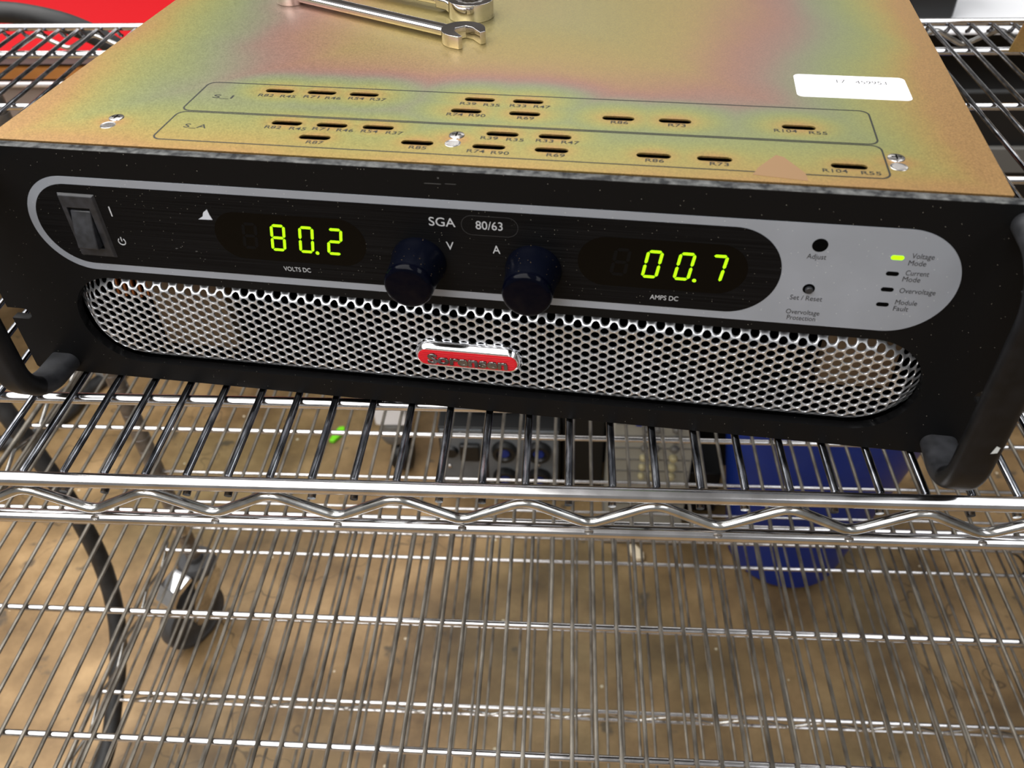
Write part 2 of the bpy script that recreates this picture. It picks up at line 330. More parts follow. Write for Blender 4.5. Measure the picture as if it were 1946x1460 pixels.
# ================================================================ SETTING
FZ = -1080.0
def floor():
    m = base_mat('stained_concrete', (150, 125, 95), .42, 0, .4); nt = m.node_tree; L = nt.links; b = nt.nodes['Principled BSDF']
    tc = N(nt, 'ShaderNodeTexCoord')
    n = N(nt, 'ShaderNodeTexNoise'); n.inputs['Scale'].default_value = 7; n.inputs['Detail'].default_value = 8; n.inputs['Roughness'].default_value = .62; L.new(tc.outputs['Object'], n.inputs['Vector'])
    r = N(nt, 'ShaderNodeValToRGB'); cr = r.color_ramp
    cr.elements[0].position = .3; cr.elements[0].color = (*s2l((102, 80, 54)), 1)
    cr.elements[1].position = .72; cr.elements[1].color = (*s2l((186, 154, 112)), 1)
    e = cr.elements.new(.5); e.color = (*s2l((146, 118, 82)), 1)
    L.new(n.outputs['Fac'], r.inputs[0])
    n2 = N(nt, 'ShaderNodeTexNoise'); n2.inputs['Scale'].default_value = 19; n2.inputs['Detail'].default_value = 5; L.new(tc.outputs['Object'], n2.inputs['Vector'])
    r2 = N(nt, 'ShaderNodeValToRGB'); r2.color_ramp.elements[0].position = .66; r2.color_ramp.elements[1].position = .73
    r2.color_ramp.elements[0].color = (0, 0, 0, 1); r2.color_ramp.elements[1].color = (.75, .75, .75, 1)
    L.new(n2.outputs['Fac'], r2.inputs[0])
    mx = N(nt, 'ShaderNodeMix', data_type='RGBA'); L.new(r2.outputs[0], mx.inputs[0]); L.new(r.outputs[0], mx.inputs[6]); mx.inputs[7].default_value = (*s2l((70, 66, 60)), 1)
    # thin cracks
    v = N(nt, 'ShaderNodeTexVoronoi', feature='DISTANCE_TO_EDGE'); v.inputs['Scale'].default_value = 1.3
    dn_ = N(nt, 'ShaderNodeTexNoise'); dn_.inputs['Scale'].default_value = 9; L.new(tc.outputs['Object'], dn_.inputs['Vector'])
    ad = N(nt, 'ShaderNodeVectorMath', operation='MULTIPLY_ADD'); ad.inputs[1].default_value = (.25, .25, .25); L.new(dn_.outputs['Color'], ad.inputs[0]); L.new(tc.outputs['Object'], ad.inputs[2]); L.new(ad.outputs[0], v.inputs['Vector'])
    lt = N(nt, 'ShaderNodeMath', operation='LESS_THAN'); L.new(v.outputs['Distance'], lt.inputs[0]); lt.inputs[1].default_value = .0016
    ml = N(nt, 'ShaderNodeMath', operation='MULTIPLY'); L.new(lt.outputs[0], ml.inputs[0]); ml.inputs[1].default_value = .6
    m2 = N(nt, 'ShaderNodeMix', data_type='RGBA'); L.new(ml.outputs[0], m2.inputs[0]); L.new(mx.outputs[2], m2.inputs[6]); m2.inputs[7].default_value = (*s2l((60, 52, 44)), 1)
    # pale grit
    v2 = N(nt, 'ShaderNodeTexVoronoi'); v2.inputs['Scale'].default_value = 34; L.new(tc.outputs['Object'], v2.inputs['Vector'])
    sc = N(nt, 'ShaderNodeSeparateColor'); L.new(v2.outputs['Color'], sc.inputs[0])
    g1 = N(nt, 'ShaderNodeMath', operation='GREATER_THAN'); L.new(sc.outputs[0], g1.inputs[0]); g1.inputs[1].default_value = .9
    g2 = N(nt, 'ShaderNodeMath', operation='LESS_THAN'); L.new(v2.outputs['Distance'], g2.inputs[0]); g2.inputs[1].default_value = .1
    g3 = N(nt, 'ShaderNodeMath', operation='MULTIPLY'); L.new(g1.outputs[0], g3.inputs[0]); L.new(g2.outputs[0], g3.inputs[1])
    m3 = N(nt, 'ShaderNodeMix', data_type='RGBA'); L.new(g3.outputs[0], m3.inputs[0]); L.new(m2.outputs[2], m3.inputs[6]); m3.inputs[7].default_value = (*s2l((225, 210, 185)), 1)
    n4 = N(nt, 'ShaderNodeTexNoise'); n4.inputs['Scale'].default_value = 2.3; n4.inputs['Detail'].default_value = 5; L.new(tc.outputs['Object'], n4.inputs['Vector'])
    r4 = N(nt, 'ShaderNodeValToRGB'); r4.color_ramp.elements[0].position = .42; r4.color_ramp.elements[1].position = .66
    r4.color_ramp.elements[0].color = (1, 1, 1, 1); r4.color_ramp.elements[1].color = (.55, .60, .56, 1); L.new(n4.outputs['Fac'], r4.inputs[0])
    m5 = N(nt, 'ShaderNodeMix', data_type='RGBA', blend_type='MULTIPLY'); m5.inputs[0].default_value = 1; L.new(m3.outputs[2], m5.inputs[6]); L.new(r4.outputs[0], m5.inputs[7])
    L.new(m5.outputs[2], b.inputs['Base Color'])
    mr = N(nt, 'ShaderNodeMapRange'); mr.inputs['To Min'].default_value = .3; mr.inputs['To Max'].default_value = .6; L.new(n2.outputs['Fac'], mr.inputs[0]); L.new(mr.outputs[0], b.inputs['Roughness'])
    o = MB().box(-4500, 4500, -3000, 6000, FZ - 50, FZ).build('floor', m, smooth=False); tag(o, kind='structure')
    wm = noise_mat('pale_wall_paint', (150, 150, 148), (160, 160, 158), 3, (.6, .7))
    o = MB().box(-4500, 4500, 6000, 6050, FZ, 2400).build('wall_back', wm, smooth=False); tag(o, kind='structure')
    o = MB().box(-4550, -4500, -3000, 6000, FZ, 2400).build('wall_left', wm, smooth=False); tag(o, kind='structure')
    o = MB().box(4500, 4550, -3000, 6000, FZ, 2400).build('wall_right', wm, smooth=False); tag(o, kind='structure')
floor()

# ================================================================ SHELVING RACK
XL, XR = -622., 900.; YF, YR = -45.3, 569.6
X0, WP = -249.3, 20.217
rack = empty('wire_shelving_rack', (0, 262, FZ))
tag(rack, 'chrome wire shelving rack on casters carrying the power supply', 'shelving rack')
def rack_child(o): o.parent = rack; o.matrix_parent_inverse = Matrix.Translation(Vector(rack.location)).inverted(); return o
def child(mb, name, mats, parent, **k):
    o = mb.build(name, mats, None, **k); o.parent = parent; return o
def zigzag(axis, a0, a1, fixed, z0, z1, period, phase, r, rb=3.5):
    """bent rod between two rails, bends rounded"""
    pts = []; k0 = math.ceil((a0 - phase) / (period / 2)); k1 = math.floor((a1 - phase) / (period / 2))
    nodes = [(phase + k * period / 2, z1 if k % 2 == 0 else z0) for k in range(k0, k1 + 1)]
    out = []
    for i, (a, z) in enumerate(nodes):
        if i in (0, len(nodes) - 1): out.append((a, z)); continue
        A = Vector(nodes[i - 1]); B = Vector((a, z)); C_ = Vector(nodes[i + 1])
        u = (A - B).normalized(); w = (C_ - B).normalized()
        for t in (0, .25, .5, .75, 1):
            p_ = (1 - t) ** 2 * (B + u * rb) + 2 * t * (1 - t) * B + t * t * (B + w * rb); out.append((p_.x, p_.y))
    return [((a, fixed, z) if axis == 'x' else (fixed, a, z)) for a, z in out]
def shelf(zs, crosses, mid, xoff, ledge, detail):
    sh = empty('wire_shelf', (0, 0, 0), parent=None); rack_child(sh)
    sh.location = (0, 0, 0)
    nf, nt_ = (14, 12) if detail else (8, 8)
    w = MB()
    i = math.ceil((XL + 10 - X0 - xoff) / WP)
    while X0 + xoff + WP * i < XR - 10:
        x = X0 + xoff + WP * i
        j = random.uniform(-.5, .5) if detail else random.uniform(-.8, .8)
        path = [(x, YF - .6, zs - 9.6), (x, YF + 1.6, zs - 8.8), (x, YF + 3.6, zs - 5.6), (x, YF + 5.6, zs - 2.2), (x + j, (YF + YR) / 2, zs - 2), (x, YR - 9, zs - 2.1), (x, YR - 5.5, zs - 5.5), (x, YR - 3, zs - 9), (x, YR, zs - 10.5)]
        w.tube(path, 1.9, nf)
        i += 1
    child(w, 'deck_wires', M_wire1 if detail else M_wire, sh)
    for y, sgn in ((YF, 1), (YR, -1)):
        child(MB().tube([(XL, y, zs - 1.8), (XR, y, zs - 1.8)], 3.6, 20), 'top_rail', M_chrome, sh)
        child(MB().tube([(XL, y, zs - 29), (XR, y, zs - 29)], 3.2, 18), 'lower_rail', M_chrome, sh)
        child(MB().tube(zigzag('x', XL + 20, XR - 20, y + .5 * sgn, zs - 24, zs - 8.5, 3 * WP, X0 + (0 if sgn > 0 else 10), 2.6, 6), 2.6, 12), 'zigzag_rod', M_zig, sh)
        if sgn > 0 and detail:
            for k in range(-6, 19):
                x = X0 + 1.5 * WP + 3 * WP * k
                if x < XL + 30 or x > XR - 30: continue
                child(MB().lathe([(0, -.8), (2., -.6), (2.4, 0), (2., .6), (0, .8)], (x, y - 1.6, zs - 26.8), 'z', 10), 'weld_bead', M_steel, sh)
    for x in (XL, XR):
        child(MB().tube([(x, YF, zs - 1.8), (x, YR, zs - 1.8)], 3.2, 14), 'side_rail', M_wire, sh)
        child(MB().tube([(x, YF, zs - 29), (x, YR, zs - 29)], 2.8, 12), 'lower_rail', M_wire, sh)
        child(MB().tube(zigzag('y', YF + 10, YR - 10, x, zs - 25, zs - 8.5, 88, YF + 40, 2.4), 2.4, 10), 'zigzag_rod', M_zig, sh)
    for y in crosses:
        child(MB().tube([(XL + 2, y, zs - 6.6), (XR - 2, y, zs - 6.6)], 3.1, 14), 'cross_rod', M_chrome, sh)
        if y == mid:
            child(MB().tube([(XL + 20, y, zs - 28), (XR - 20, y, zs - 28)], 2.4, 10), 'lower_rod', M_chrome, sh)
            child(MB().tube(zigzag('x', XL + 20, XR - 20, y, zs - 26, zs - 9, 100, X0 + 20, 2.), 2., 8), 'zigzag_rod', M_zig, sh)
    if ledge:
        L_ = MB()
        L_.tube([(XL + 4, YR, zs), (XL + 4, YR, zs + 102), (XL + 8, YR, zs + 108), (XL + 14, YR, zs + 109), (XR - 14, YR, zs + 109), (XR - 8, YR, zs + 108), (XR - 4, YR, zs + 102), (XR - 4, YR, zs)], 2.6, 10)
        L_.tube([(XL + 4, YR, zs + 38), (XR - 4, YR, zs + 38)], 2.2, 10)
        child(L_, 'back_ledge', M_chrome, sh)
    for x in (XL, XR):
        for y in (YF, YR):
            child(MB().lathe([(13.2, -34), (17, -34), (19.5, -14), (19.5, 2), (13.2, 2)], (x, y, zs)), 'corner_collar', M_zig, sh)
    return sh
CR = [16.5, 139.5, 262.4, 386.1, 505.6]
shelf(0, CR, None, 0, False, True)
shelf(-394.6, CR, 262.4, 10, False, False)
shelf(-789.5, CR, 262.4, 4, True, False)
for x in (XL, XR):
    for y in (YF, YR):
        if y == YF and x == XR: pass
        pm = MB(); prof = [(0, -905)]
        z = -905
        prof = [(12.7, -905)]
        while z < 420:
            z += 25.4; prof += [(12.7, z - 1.6), (12.0, z - 1.2), (12.0, z - .4), (12.7, z)]
        pm.lathe(prof, (x, y, 0), n=24)
        po = pm.build('post', M_post, None); rack_child(po)
def caster(x, y, rz):
    """twin-bearing swivel caster with brake pedal, fitted under a post"""
    c = empty('caster', (0, 0, 0)); rack_child(c)
    def T(mb):
        ca, sa = math.cos(rz), math.sin(rz)
        mb.v = [(x + ca * a - sa * b, y + sa * a + ca * b, z) for a, b, z in mb.v]; return mb
    off = -46; wc = FZ + 63
    child(T(MB().lathe([(0, -25), (16, -25), (30, -22), (33, -14), (33, -8), (28, 0), (14, 2), (14, 12), (0, 12)], (0, 0, -905))), 'swivel_bumper', M_tyre, c)
    f = MB()
    for sx in (-1, 1):
        f.prism([(20, -930), (-25, -930), (-58, wc + 12), (-50, wc - 12), (-26, wc - 12), (24, -950)], sx * 19 - 1.5, sx * 19 + 1.5, 'x')
    f.box(-20, 20, -30, 20, -934, -929)
    child(T(f), 'fork', M_zig, c)
    w = MB().lathe([(0, -14), (20, -14), (22, -12), (48, -12), (52, -15), (60, -14), (63, -8), (63, 8), (60, 14), (52, 15), (48, 12), (22, 12), (20, 14), (0, 14)], (0, off, wc), 'x', 36)
    child(T(w), 'wheel', M_tyre, c)
    child(T(MB().lathe([(0, -22), (9, -22), (9, 22), (0, 22)], (0, off, wc), 'x', 12)), 'axle_bolt', M_steel, c)
    b = MB().prism([(-30, -908), (-66, -916), (-84, -938), (-82, -952), (-77, -952), (-74, -940), (-60, -926), (-30, -918)], -21, 21, 'x')
    child(T(b), 'brake_pedal', M_emblem, c, bevel=1.5)
    return c
caster(XL, YR, -.5); caster(XR, YR, .9); caster(XL, YF, .3); caster(XR, YF, -.3)

# ================================================================ POWER SUPPLY
PS = empty('power_supply', (-36.03, 6.82, 0), -0.1089)
tag(PS, 'black-fronted rack power supply with green digital readouts and yellow zinc top', 'power supply')
def ps(mb, name, mats, parent=None, **k): return mb.build(name, mats, parent or PS, **k)
H = 132.5
# front panel with rack slots and grille opening
out = [(-241.3, .6), (241.3, .6)]
def notch(side, zc):
    a = 229.2; r = 3.4
    pts = [(side * 241.3, zc - r * side), ]
    arc = [(side * (a + r) - side * r * math.cos(t), zc - side * r * math.cos(math.pi / 2 - 0) * 0 + (-side) * 0) for t in ()]
    pts = []
    for k in range(13):
        t = math.pi * k / 12
        pts.append((side * (a + r) - side * r * math.sin(t), zc - side * r * math.cos(t)))
    return [(side * 241.3, zc - side * r)] + pts + [(side * 241.3, zc + side * r)]
outline = [(-239.8, .6), (239.8, .6), (241.3, 2.1)]
outline += [(241.3, H - 1.5), (239.8, H), (-239.8, H), (-241.3, H - 1.5)]
outline += notch(-1, 94.6) + notch(-1, 37.9)
outline += [(-241.3, 2.1)]
oval = [stadium(233.4, z, 10.5, 6.9) for z in (37.9, 94.6)]
SLOTO = stadium(2.2, 38.55, 406.4, 53.1, 22)
fp = plate('front_panel', outline, [SLOTO] + oval, 0, 4.6, M_panel, PS, bevel=.35)
# decal film: silver pill, black insert
sil = plate('control_overlay', stadium(.3, 94.65, 408.2, 49.3, 24), [], -.22, 0.02, M_silver, PS)
blk_o = [(x, z) for x, z in stadium(-32.25, 94.65, 335.2, 41.8, 24)]
ins = plate('black_inlay', blk_o, [], -.30, -.2, M_fascia, sil)
# worn flakes on the film
fl = MB().prism([(-118.6, 102.0), (-111.8, 102.2), (-112.6, 104.5), (-113.1, 107.4), (-114.6, 106.2), (-115.3, 105.7), (-116.1, 103.6)], -.34, -.3, 'y')
ps(fl, 'chipped_spot', base_mat('pale_chip', (190, 195, 205), .5), sil, smooth=False)
M_scr = base_mat('pale_scratch', (74, 74, 74), .5)
for (x0, x1, z0, z1) in ((-12.6, -5.5, 126.4, 126.65), (-3.8, .8, 126.7, 126.9), (-6.9, -6.2, 128.9, 129.5)):
    ps(MB().box(x0, x1, -.03, 0.01, z0, z1), 'scratch', M_scr, fp, smooth=False)
for (x0, z0, r) in ((-134.2, 85.4, .7), (-131.8, 86.2, .45), (-124.6, 84.6, .6), (-111.4, 98.2, .55), (-108.9, 99.4, .35), (-121.5, 80.6, .4)):
    ps(MB().prism([(x0 - r, z0), (x0, z0 - r * .4), (x0 + r * 1.3, z0 + .1), (x0 + .2, z0 + r * .5)], -.33, -.3, 'y'), 'scuff', M_scr, sil, smooth=False)
# rocker switch
rk = empty('rocker_switch', (0, 0, 0), parent=PS)
bm_ = MB()
o4 = [(-183.6, 79.), (-167.1, 78.8), (-167.1, 110.2), (-183.6, 110.3)]
o5 = [(-184.4, 78.), (-166.2, 77.9), (-166.2, 111.), (-184.4, 111.1)]
i4 = [(-181.4, 83.2), (-170.2, 83.2), (-170.2, 104.2), (-181.4, 104.2)]
vs = [(x, -.3, z) for x, z in o5] + [(x, -1.5, z) for x, z in o4] + [(x, -1.6, z) for x, z in i4] + [(x, 6, z) for x, z in i4]
fs = []
for a in (0, 4, 8):
    for k in range(4): fs.append((a + k, a + (k + 1) % 4, a + 4 + (k + 1) % 4, a + 4 + k))
bm_.add(vs, fs)
M_bezel = noise_mat('worn_black_plastic', (28, 29, 32), (42, 43, 48), 300, (.42, .5))
bz = ps(bm_, 'switch_bezel', M_bezel, rk, smooth=False, bevel=.3)
rock = MB()
prof = []   # side profile in (y, z): pressed at the top, standing out at the bottom
for k in range(15):
    t = k / 14; z = 102.6 - 17.6 * t
    y = -.9 - 4.6 * t ** 1.4 - 1.0 * math.sin(math.pi * t)
    prof.append((y, z))
poly = prof + [(-4.2, 84.2), (5, 84.2), (5, 102.6)]
rock.prism([(y, z) for y, z in poly], -180.9, -170.8, 'x')
rock.v = [(x, y, z) for x, y, z in rock.v]
ps(rock, 'rocker', M_bezel, rk, bevel=.5, angle=30)
sw = MB().box(-162.1 + .9, -162.1 + 1.5, -.36, -.3, 100.4, 105.4)
ps(sw, 'on_mark', M_print, sil, smooth=False)
pw = MB(); pc = (-160.8, 87.1)
arc = [(pc[0] + 1.75 * math.sin(math.radians(a)), -.33, pc[1] + 1.75 * math.cos(math.radians(a))) for a in range(35, 326, 12)]
pw.tube(arc, .27, 6); pw.box(pc[0] - .25, pc[0] + .25, -.36, -.3, pc[1] + .1, pc[1] + 2.4)
ps(pw, 'standby_mark', M_print, sil)
# readouts
def seg_poly(cx, cz, w, h, t, key, sl=.145):
    g = .26; hw, hh = w / 2, h / 2; b_ = t / 2
    def horiz(z): return [(-hw + g, z), (-hw + g + b_, z + b_), (hw - g - b_, z + b_), (hw - g, z), (hw - g - b_, z - b_), (-hw + g + b_, z - b_)]
    def vert(x, z0, z1): return [(x, z0 + g), (x + b_, z0 + g + b_), (x + b_, z1 - g - b_), (x, z1 - g), (x - b_, z1 - g - b_), (x - b_, z0 + g + b_)]
    P = {'a': horiz(hh), 'g': horiz(0), 'd': horiz(-hh), 'b': vert(hw, 0, hh), 'c': vert(hw, -hh, 0), 'f': vert(-hw, 0, hh), 'e': vert(-hw, -hh, 0)}[key]
    return [(cx + x + z * sl, cz + z) for x, z in P]
SEG = {'8': 'abcdefg', '0': 'abcdef', '2': 'abged', '7': 'abc'}
def readout(name, wx0, wx1, digits, dp, ghost):
    w = plate(name, stadium((wx0 + wx1) / 2, 94.9, wx1 - wx0, 24.2, 18), [], -.34, -.3, M_window, PS)
    for ch, cx in digits:
        m = MB()
        for k in SEG[ch]: m.prism(seg_poly(cx, 95.2, 5.7, 12.5, 1.25, k), -.46, -.36, 'y')
        ps(m, 'digit', M_green, w, smooth=False)
    ps(MB().lathe([(0, -.46), (.85, -.46), (.85, -.36), (0, -.36)], (dp, 0, 88.6), 'y', 14), 'decimal_point', M_green, w)
    if ghost is not None:
        m = MB()
        for k in 'abcdefg': m.prism(seg_poly(ghost, 95.2, 5.7, 12.3, 1.5, k), -.40, -.36, 'y')
        tag(ps(m, 'unlit_digit', M_unlit, w, smooth=False), 'unlit dark digit')
readout('voltage_display', -112.4, -41.8, [('8', -82.5), ('0', -69.3), ('2', -56.1)], -65.3, -95.8)
readout('current_display', 51.5, 122, [('0', 82.9), ('0', 96.2), ('7', 109.3)], 100.9, 69.6)
A0, A1 = -.30, -.35
text('lettering', 'VOLTS DC', -83.3, -70.4, 78.8, 2.3, A0, A1, M_print, sil)
text('lettering', 'AMPS DC', 83.3, 95.3, 78.5, 2.3, A0, A1, M_print, sil)
text('lettering', 'SGA', -12.2, -.7, 108.9, 4.1, A0, A1, M_print, sil)
text('lettering', 'V', -5.5, -2.2, 97.3, 3.9, A0, A1, M_print, sil)
text('lettering', 'A', 14.9, 18.2, 97.0, 3.9, A0, A1, M_print, sil)
lz = stadium(14, 108.3, 24.4, 9.4, 12)
rp = plate('rating_plate', lz, [], -.42, -.3, M_fascia, PS)
plate('plate_outline', lz, [stadium(14, 108.3, 24.1, 9.1, 12)], -.43, -.42, base_mat('faint_edge', (52, 52, 54), .5), rp)
text('lettering', '80/63', 8.1, 19.6, 108.6, 3.9, -.42, -.47, M_print, rp)
for s_, x0, x1, z in (('Adjust', 143.8, 151.3, 104.3), ('Set / Reset', 141.0, 154.0, 83.8), ('Overvoltage', 140.7, 154.4, 76.5), ('Protection', 141.6, 153.3, 73.4),
                      ('Voltage', 183.1, 191.6, 107.6), ('Mode', 182.7, 189.4, 104.3), ('Current', 182.9, 191.8, 99.6), ('Mode', 182.5, 189.3, 96.6),
                      ('Overvoltage', 182.8, 196.7, 91.0), ('Module', 182.7, 191.2, 85.2), ('Fault', 182.7, 188.6, 82.0)):
    text('lettering', s_, x0, x1, z, 2.35, -.22, -.27, M_dprint, sil)
# adjust hole, reset button, indicators
ps(MB().lathe([(0, -.24), (3.1, -.24), (3.1, -.2), (0, -.2)], (147.8, 0, 109.6), 'y', 28), 'adjust_hole', M_inside, sil)
btn = ps(MB().lathe([(0, -.24), (2.45, -.24), (2.45, -.2), (0, -.2)], (147.6, 0, 88.5), 'y', 24), 'reset_hole', M_inside)
ps(MB().lathe([(1.6, -.23), (1.6, -1.4), (1.3, -1.7), (0, -1.7)], (147.7, 0, 88.3), 'y', 18), 'reset_button', M_bezel, btn)
for i, z in enumerate((106.3, 98.7, 91.0, 83.5)):
    p_ = plate('indicator_light', stadium(178.0, z, 5.0, 2.0, 8), [], -.34 if i == 0 else -.26, -.2, M_green if i == 0 else M_inside, sil)
    if i == 0: tag(p_, 'lit green indicator')
# knobs
def knob(x, z):
    k = ps(MB().lathe([(12.3, -.2), (12.3, -2.0), (11.9, -3.2), (11.2, -8), (10.75, -17.6)], (x, 0, z), 'y', 56), 'knob', M_dustyknob)
    ps(MB().lathe([(10.75, -17.6), (10.7, -19.0), (10.3, -20.0), (9.6, -20.6), (8.6, -20.85), (0, -20.9)], (x, 0, z), 'y', 56), 'knob_cap', M_knob, k)
knob(-18.4, 88.1); knob(32.5, 88.1)
# perforated grille
def grille():
    cx, cz, hw, r = 2.2, 38.55, 203.2, 26.55
    def sd(x, z):   # distance inside the opening's edge
        ax = abs(x - cx) - (hw - r); ax = max(ax, 0)
        return r - math.hypot(ax, z - cz)
    def depth(x, z):
        s_ = sd(x, z)
        t = 7.6 - s_
        if t <= 0: return 1.0
        if t < 2: return 1.0 + .22 * t * t
        return 1.0 + .88 + (t - 2) * 1.0
    P, V = 8.25, 4.763; R_ = 1.95; n = 12
    vs = []; fs = []; cache = {}
    def vid(x, z, bk):
        k = (round(x, 2), round(z, 2), bk)
        if k not in cache:
            d = depth(x, z); cache[k] = len(vs)
            if bk: vs.append((x, d + .9, z))
            else: vs.append((x, d, z))
        return cache[k]
    # hexagonal cell, flat sides facing up and down: corner radius = V/sqrt(3)
    cr_ = V / math.sqrt(3)
    for i in range(-92, 18):
        for j in range(-14, 14):
            x = 151.2 + P / 2 * i; z = 53.75 + V * j + (V / 2 if i % 2 else 0)
            if sd(x, z) < -4.2: continue
            hexp = []
            for k in range(6):
                a0 = math.radians(60 * k); a1 = math.radians(60 * (k + 1))
                p0 = (x + cr_ * math.cos(a0), z + cr_ * math.sin(a0)); p1 = (x + cr_ * math.cos(a1), z + cr_ * math.sin(a1))
                hexp += [p0, ((p0[0] + p1[0]) / 2, (p0[1] + p1[1]) / 2)]
            circ = [(x + R_ * math.cos(math.radians(30 * k)), z + R_ * math.sin(math.radians(30 * k))) for k in range(12)]
            cm = [(x + (R_ + .2) * math.cos(math.radians(30 * k)), z + (R_ + .2) * math.sin(math.radians(30 * k))) for k in range(12)]
            H_ = [vid(*q, 0) for q in hexp]; C0 = [vid(*q, 0) for q in cm]
            dC = len(vs); vs.extend([(q[0], depth(*q) + .28, q[1]) for q in circ]); C1 = list(range(dC, dC + 12))
            dC = len(vs); vs.extend([(q[0], depth(*q) + 1.0, q[1]) for q in circ]); C2 = list(range(dC, dC + 12))
            for k in range(12):
                l = (k + 1) % 12
                fs.append((H_[k], H_[l], C0[l], C0[k])); fs.append((C0[k], C0[l], C1[l], C1[k])); fs.append((C1[k], C1[l], C2[l], C2[k]))
    m = MB(); m.add(vs, fs)
    return ps(m, 'perforated_grille', M_grille, angle=50)
gr = grille()
# badge
bd = MB()
def ring(w, h, cz_, y): return [(x, y, z) for x, z in stadium(.6, cz_, w, h, 10)]
rs = [ring(52.4, 14.6, 35.8, 1.2), ring(52.2, 14.4, 35.8, -.8), ring(50.2, 11.4, 35.8, -3.0), ring(49.4, 9.9, 35.8, -3.5), ring(48.6, 9.2, 35.8, -3.4)]
n = len(rs[0]); vs = [q for r_ in rs for q in r_]; fs = [(i * n + j, i * n + (j + 1) % n, (i + 1) * n + (j + 1) % n, (i + 1) * n + j) for i in range(len(rs) - 1) for j in range(n)]
fs += [tuple((len(rs) - 1) * n + j for j in range(n)), tuple(range(n))[::-1]]
bd.add(vs, fs); badge = ps(bd, 'maker_badge', M_emblem, angle=50)
rf = MB(); rf.prism(stadium(.6, 35.8, 48.2, 8.9, 10), -3.5, -3.3, 'y')
for k in range(7):
    z = 32.4 + 1.13 * k; hw_ = 24.1 - 4.4 + math.sqrt(max(0, 4.2 ** 2 - (z - 35.8) ** 2))
    rf.box(.6 - hw_ + .3, .6 + hw_ - .3, -3.85, -3.5, z - .26, z + .26, 1)
ps(rf, 'red_face', [M_red, base_mat('red_rib_highlight', (205, 30, 42), .2)], badge, smooth=False)  # ribs are the face's red; their reflected highlight is painted in lighter
text('raised_lettering', 'Sorensen', -18.6, 20.2, 35.5, 5.2, -3.4, -4.5, M_letter, badge, bold=.035)
# handles
def handle(x):
    path = [(x, 1.5, 8.0)]
    Rb = 23.; yb = -35.; zb = 8.0; ne = 14
    for k in range(ne + 1):
        a = math.radians(90 * k / ne); path.append((x, yb + Rb - Rb * math.sin(a), zb + Rb - Rb * math.cos(a)))
    zt_ = H - 8.0
    for k in range(ne + 1):
        a = math.radians(90 * k / ne); path.append((x, yb + Rb - Rb * math.cos(a), zt_ - Rb + Rb * math.sin(a)))
    path.append((x, 1.5, zt_))
    # rounded flat bar: 16.6 wide, 12.4 deep
    m = MB(); prof = stadium(0, 0, 16.0, 10, 6, 4.6)
    rings = []; k_ = len(path)
    for i, p_ in enumerate(path):
        a = Vector(path[max(i - 1, 0)]); b_ = Vector(path[min(i + 1, k_ - 1)]); t = (b_ - a).normalized(); nrm = Vector((1, 0, 0)).cross(t)
        rings.append([tuple(Vector(p_) + Vector((1, 0, 0)) * u + nrm * w_) for u, w_ in prof])
    n_ = len(prof); vs = [q for r_ in rings for q in r_]
    fs = [(i * n_ + j, i * n_ + (j + 1) % n_, (i + 1) * n_ + (j + 1) % n_, (i + 1) * n_ + j) for i in range(k_ - 1) for j in range(n_)]
    fs += [tuple(range(n_))[::-1], tuple((k_ - 1) * n_ + j for j in range(n_))]
    m.add(vs, fs)
    for i in list(range(0, 7 * n_)) + list(range(len(fs) - 2 - 7 * n_, len(fs) - 2)): m.mi[i] = 1
    return ps(m, 'handle', [M_rub, M_foot], angle=50)
hl = handle(-221.9); hr = handle(221.9)
ch = MB().add([(224, -40, 42.5), (226.4, -39.9, 43.2), (226.6, -39.9, 46.2), (225, -40, 47)], [(0, 1, 2, 3)]); ch.v = [(a, b - .12, c) for a, b, c in ch.v]
ps(ch, 'paint_chip', base_mat('white_chip', (190, 195, 195), .5), hr, smooth=False)
# chassis: sides, bottom, back, interior
cs = MB(); YB = 545
cs.box(-213, -211.5, 7, YB, 3, 131); cs.box(211.5, 213, 7, YB, 3, 131); cs.box(-213, 213, YB - 1.5, YB, 3, 131)
cs.box(-213, 213, 7, YB, 2.4, 3.9); cs.box(-213, 213, 7, 8.5, 66, 131); cs.box(-213, 213, 7, 8.5, 3, 10)
ps(cs, 'chassis', M_inside, smooth=False)
ps(MB().box(-168, -128, 15, 24, 14, 63), 'insulation_board', M_tan, smooth=False)
tag(ps(MB().box(164, 196, 12, 21, 28, 64), 'insulation_board', M_tan, smooth=False), 'tan board behind the grille\'s right end')
cw = MB()
for k in range(7): cw.tube([(-190 + k * 4.2, 20, 40), (-186 + k * 4.2, 18, 64)], 1.2, 8)
ps(cw, 'copper_coil', M_copper)
# top cover
W2 = 214.3
corner = [(-W2, 7.2), (-W2 + .6, 6.5), (W2 - .6, 6.5), (W2, 7.2), (W2, YB), (-W2, YB)]
holes = [stadium(x, y, 14.2, 4.3, 8) for x, y in SLOTS]
tc_ = plate('top_cover', corner, holes, 131.7, 132.45, M_zinc, PS, axis='z', bevel=.25)
lip = MB().box(-W2 + .4, W2 - .4, 6.5, 7.5, 124, 131.72); lip.box(-W2, -W2 + 1.2, 7.5, YB, 118, 131.72); lip.box(W2 - 1.2, W2, 7.5, YB, 118, 131.72)
ps(lip, 'cover_flange', M_zinc, tc_, smooth=False)
T0, T1 = 132.45, 132.52
M_ink = base_mat('dark_ink', (22, 24, 20), .5)
def frame(x0, x1, y0, y1, t=.75):
    o_ = stadium((x0 + x1) / 2, (y0 + y1) / 2, x1 - x0, y1 - y0, 6, 4.5); i_ = stadium((x0 + x1) / 2, (y0 + y1) / 2, x1 - x0 - 2 * t, y1 - y0 - 2 * t, 6, 3.9)
    plate('printed_frame', o_, [i_], T0, T1, M_ink, tc_, axis='z')
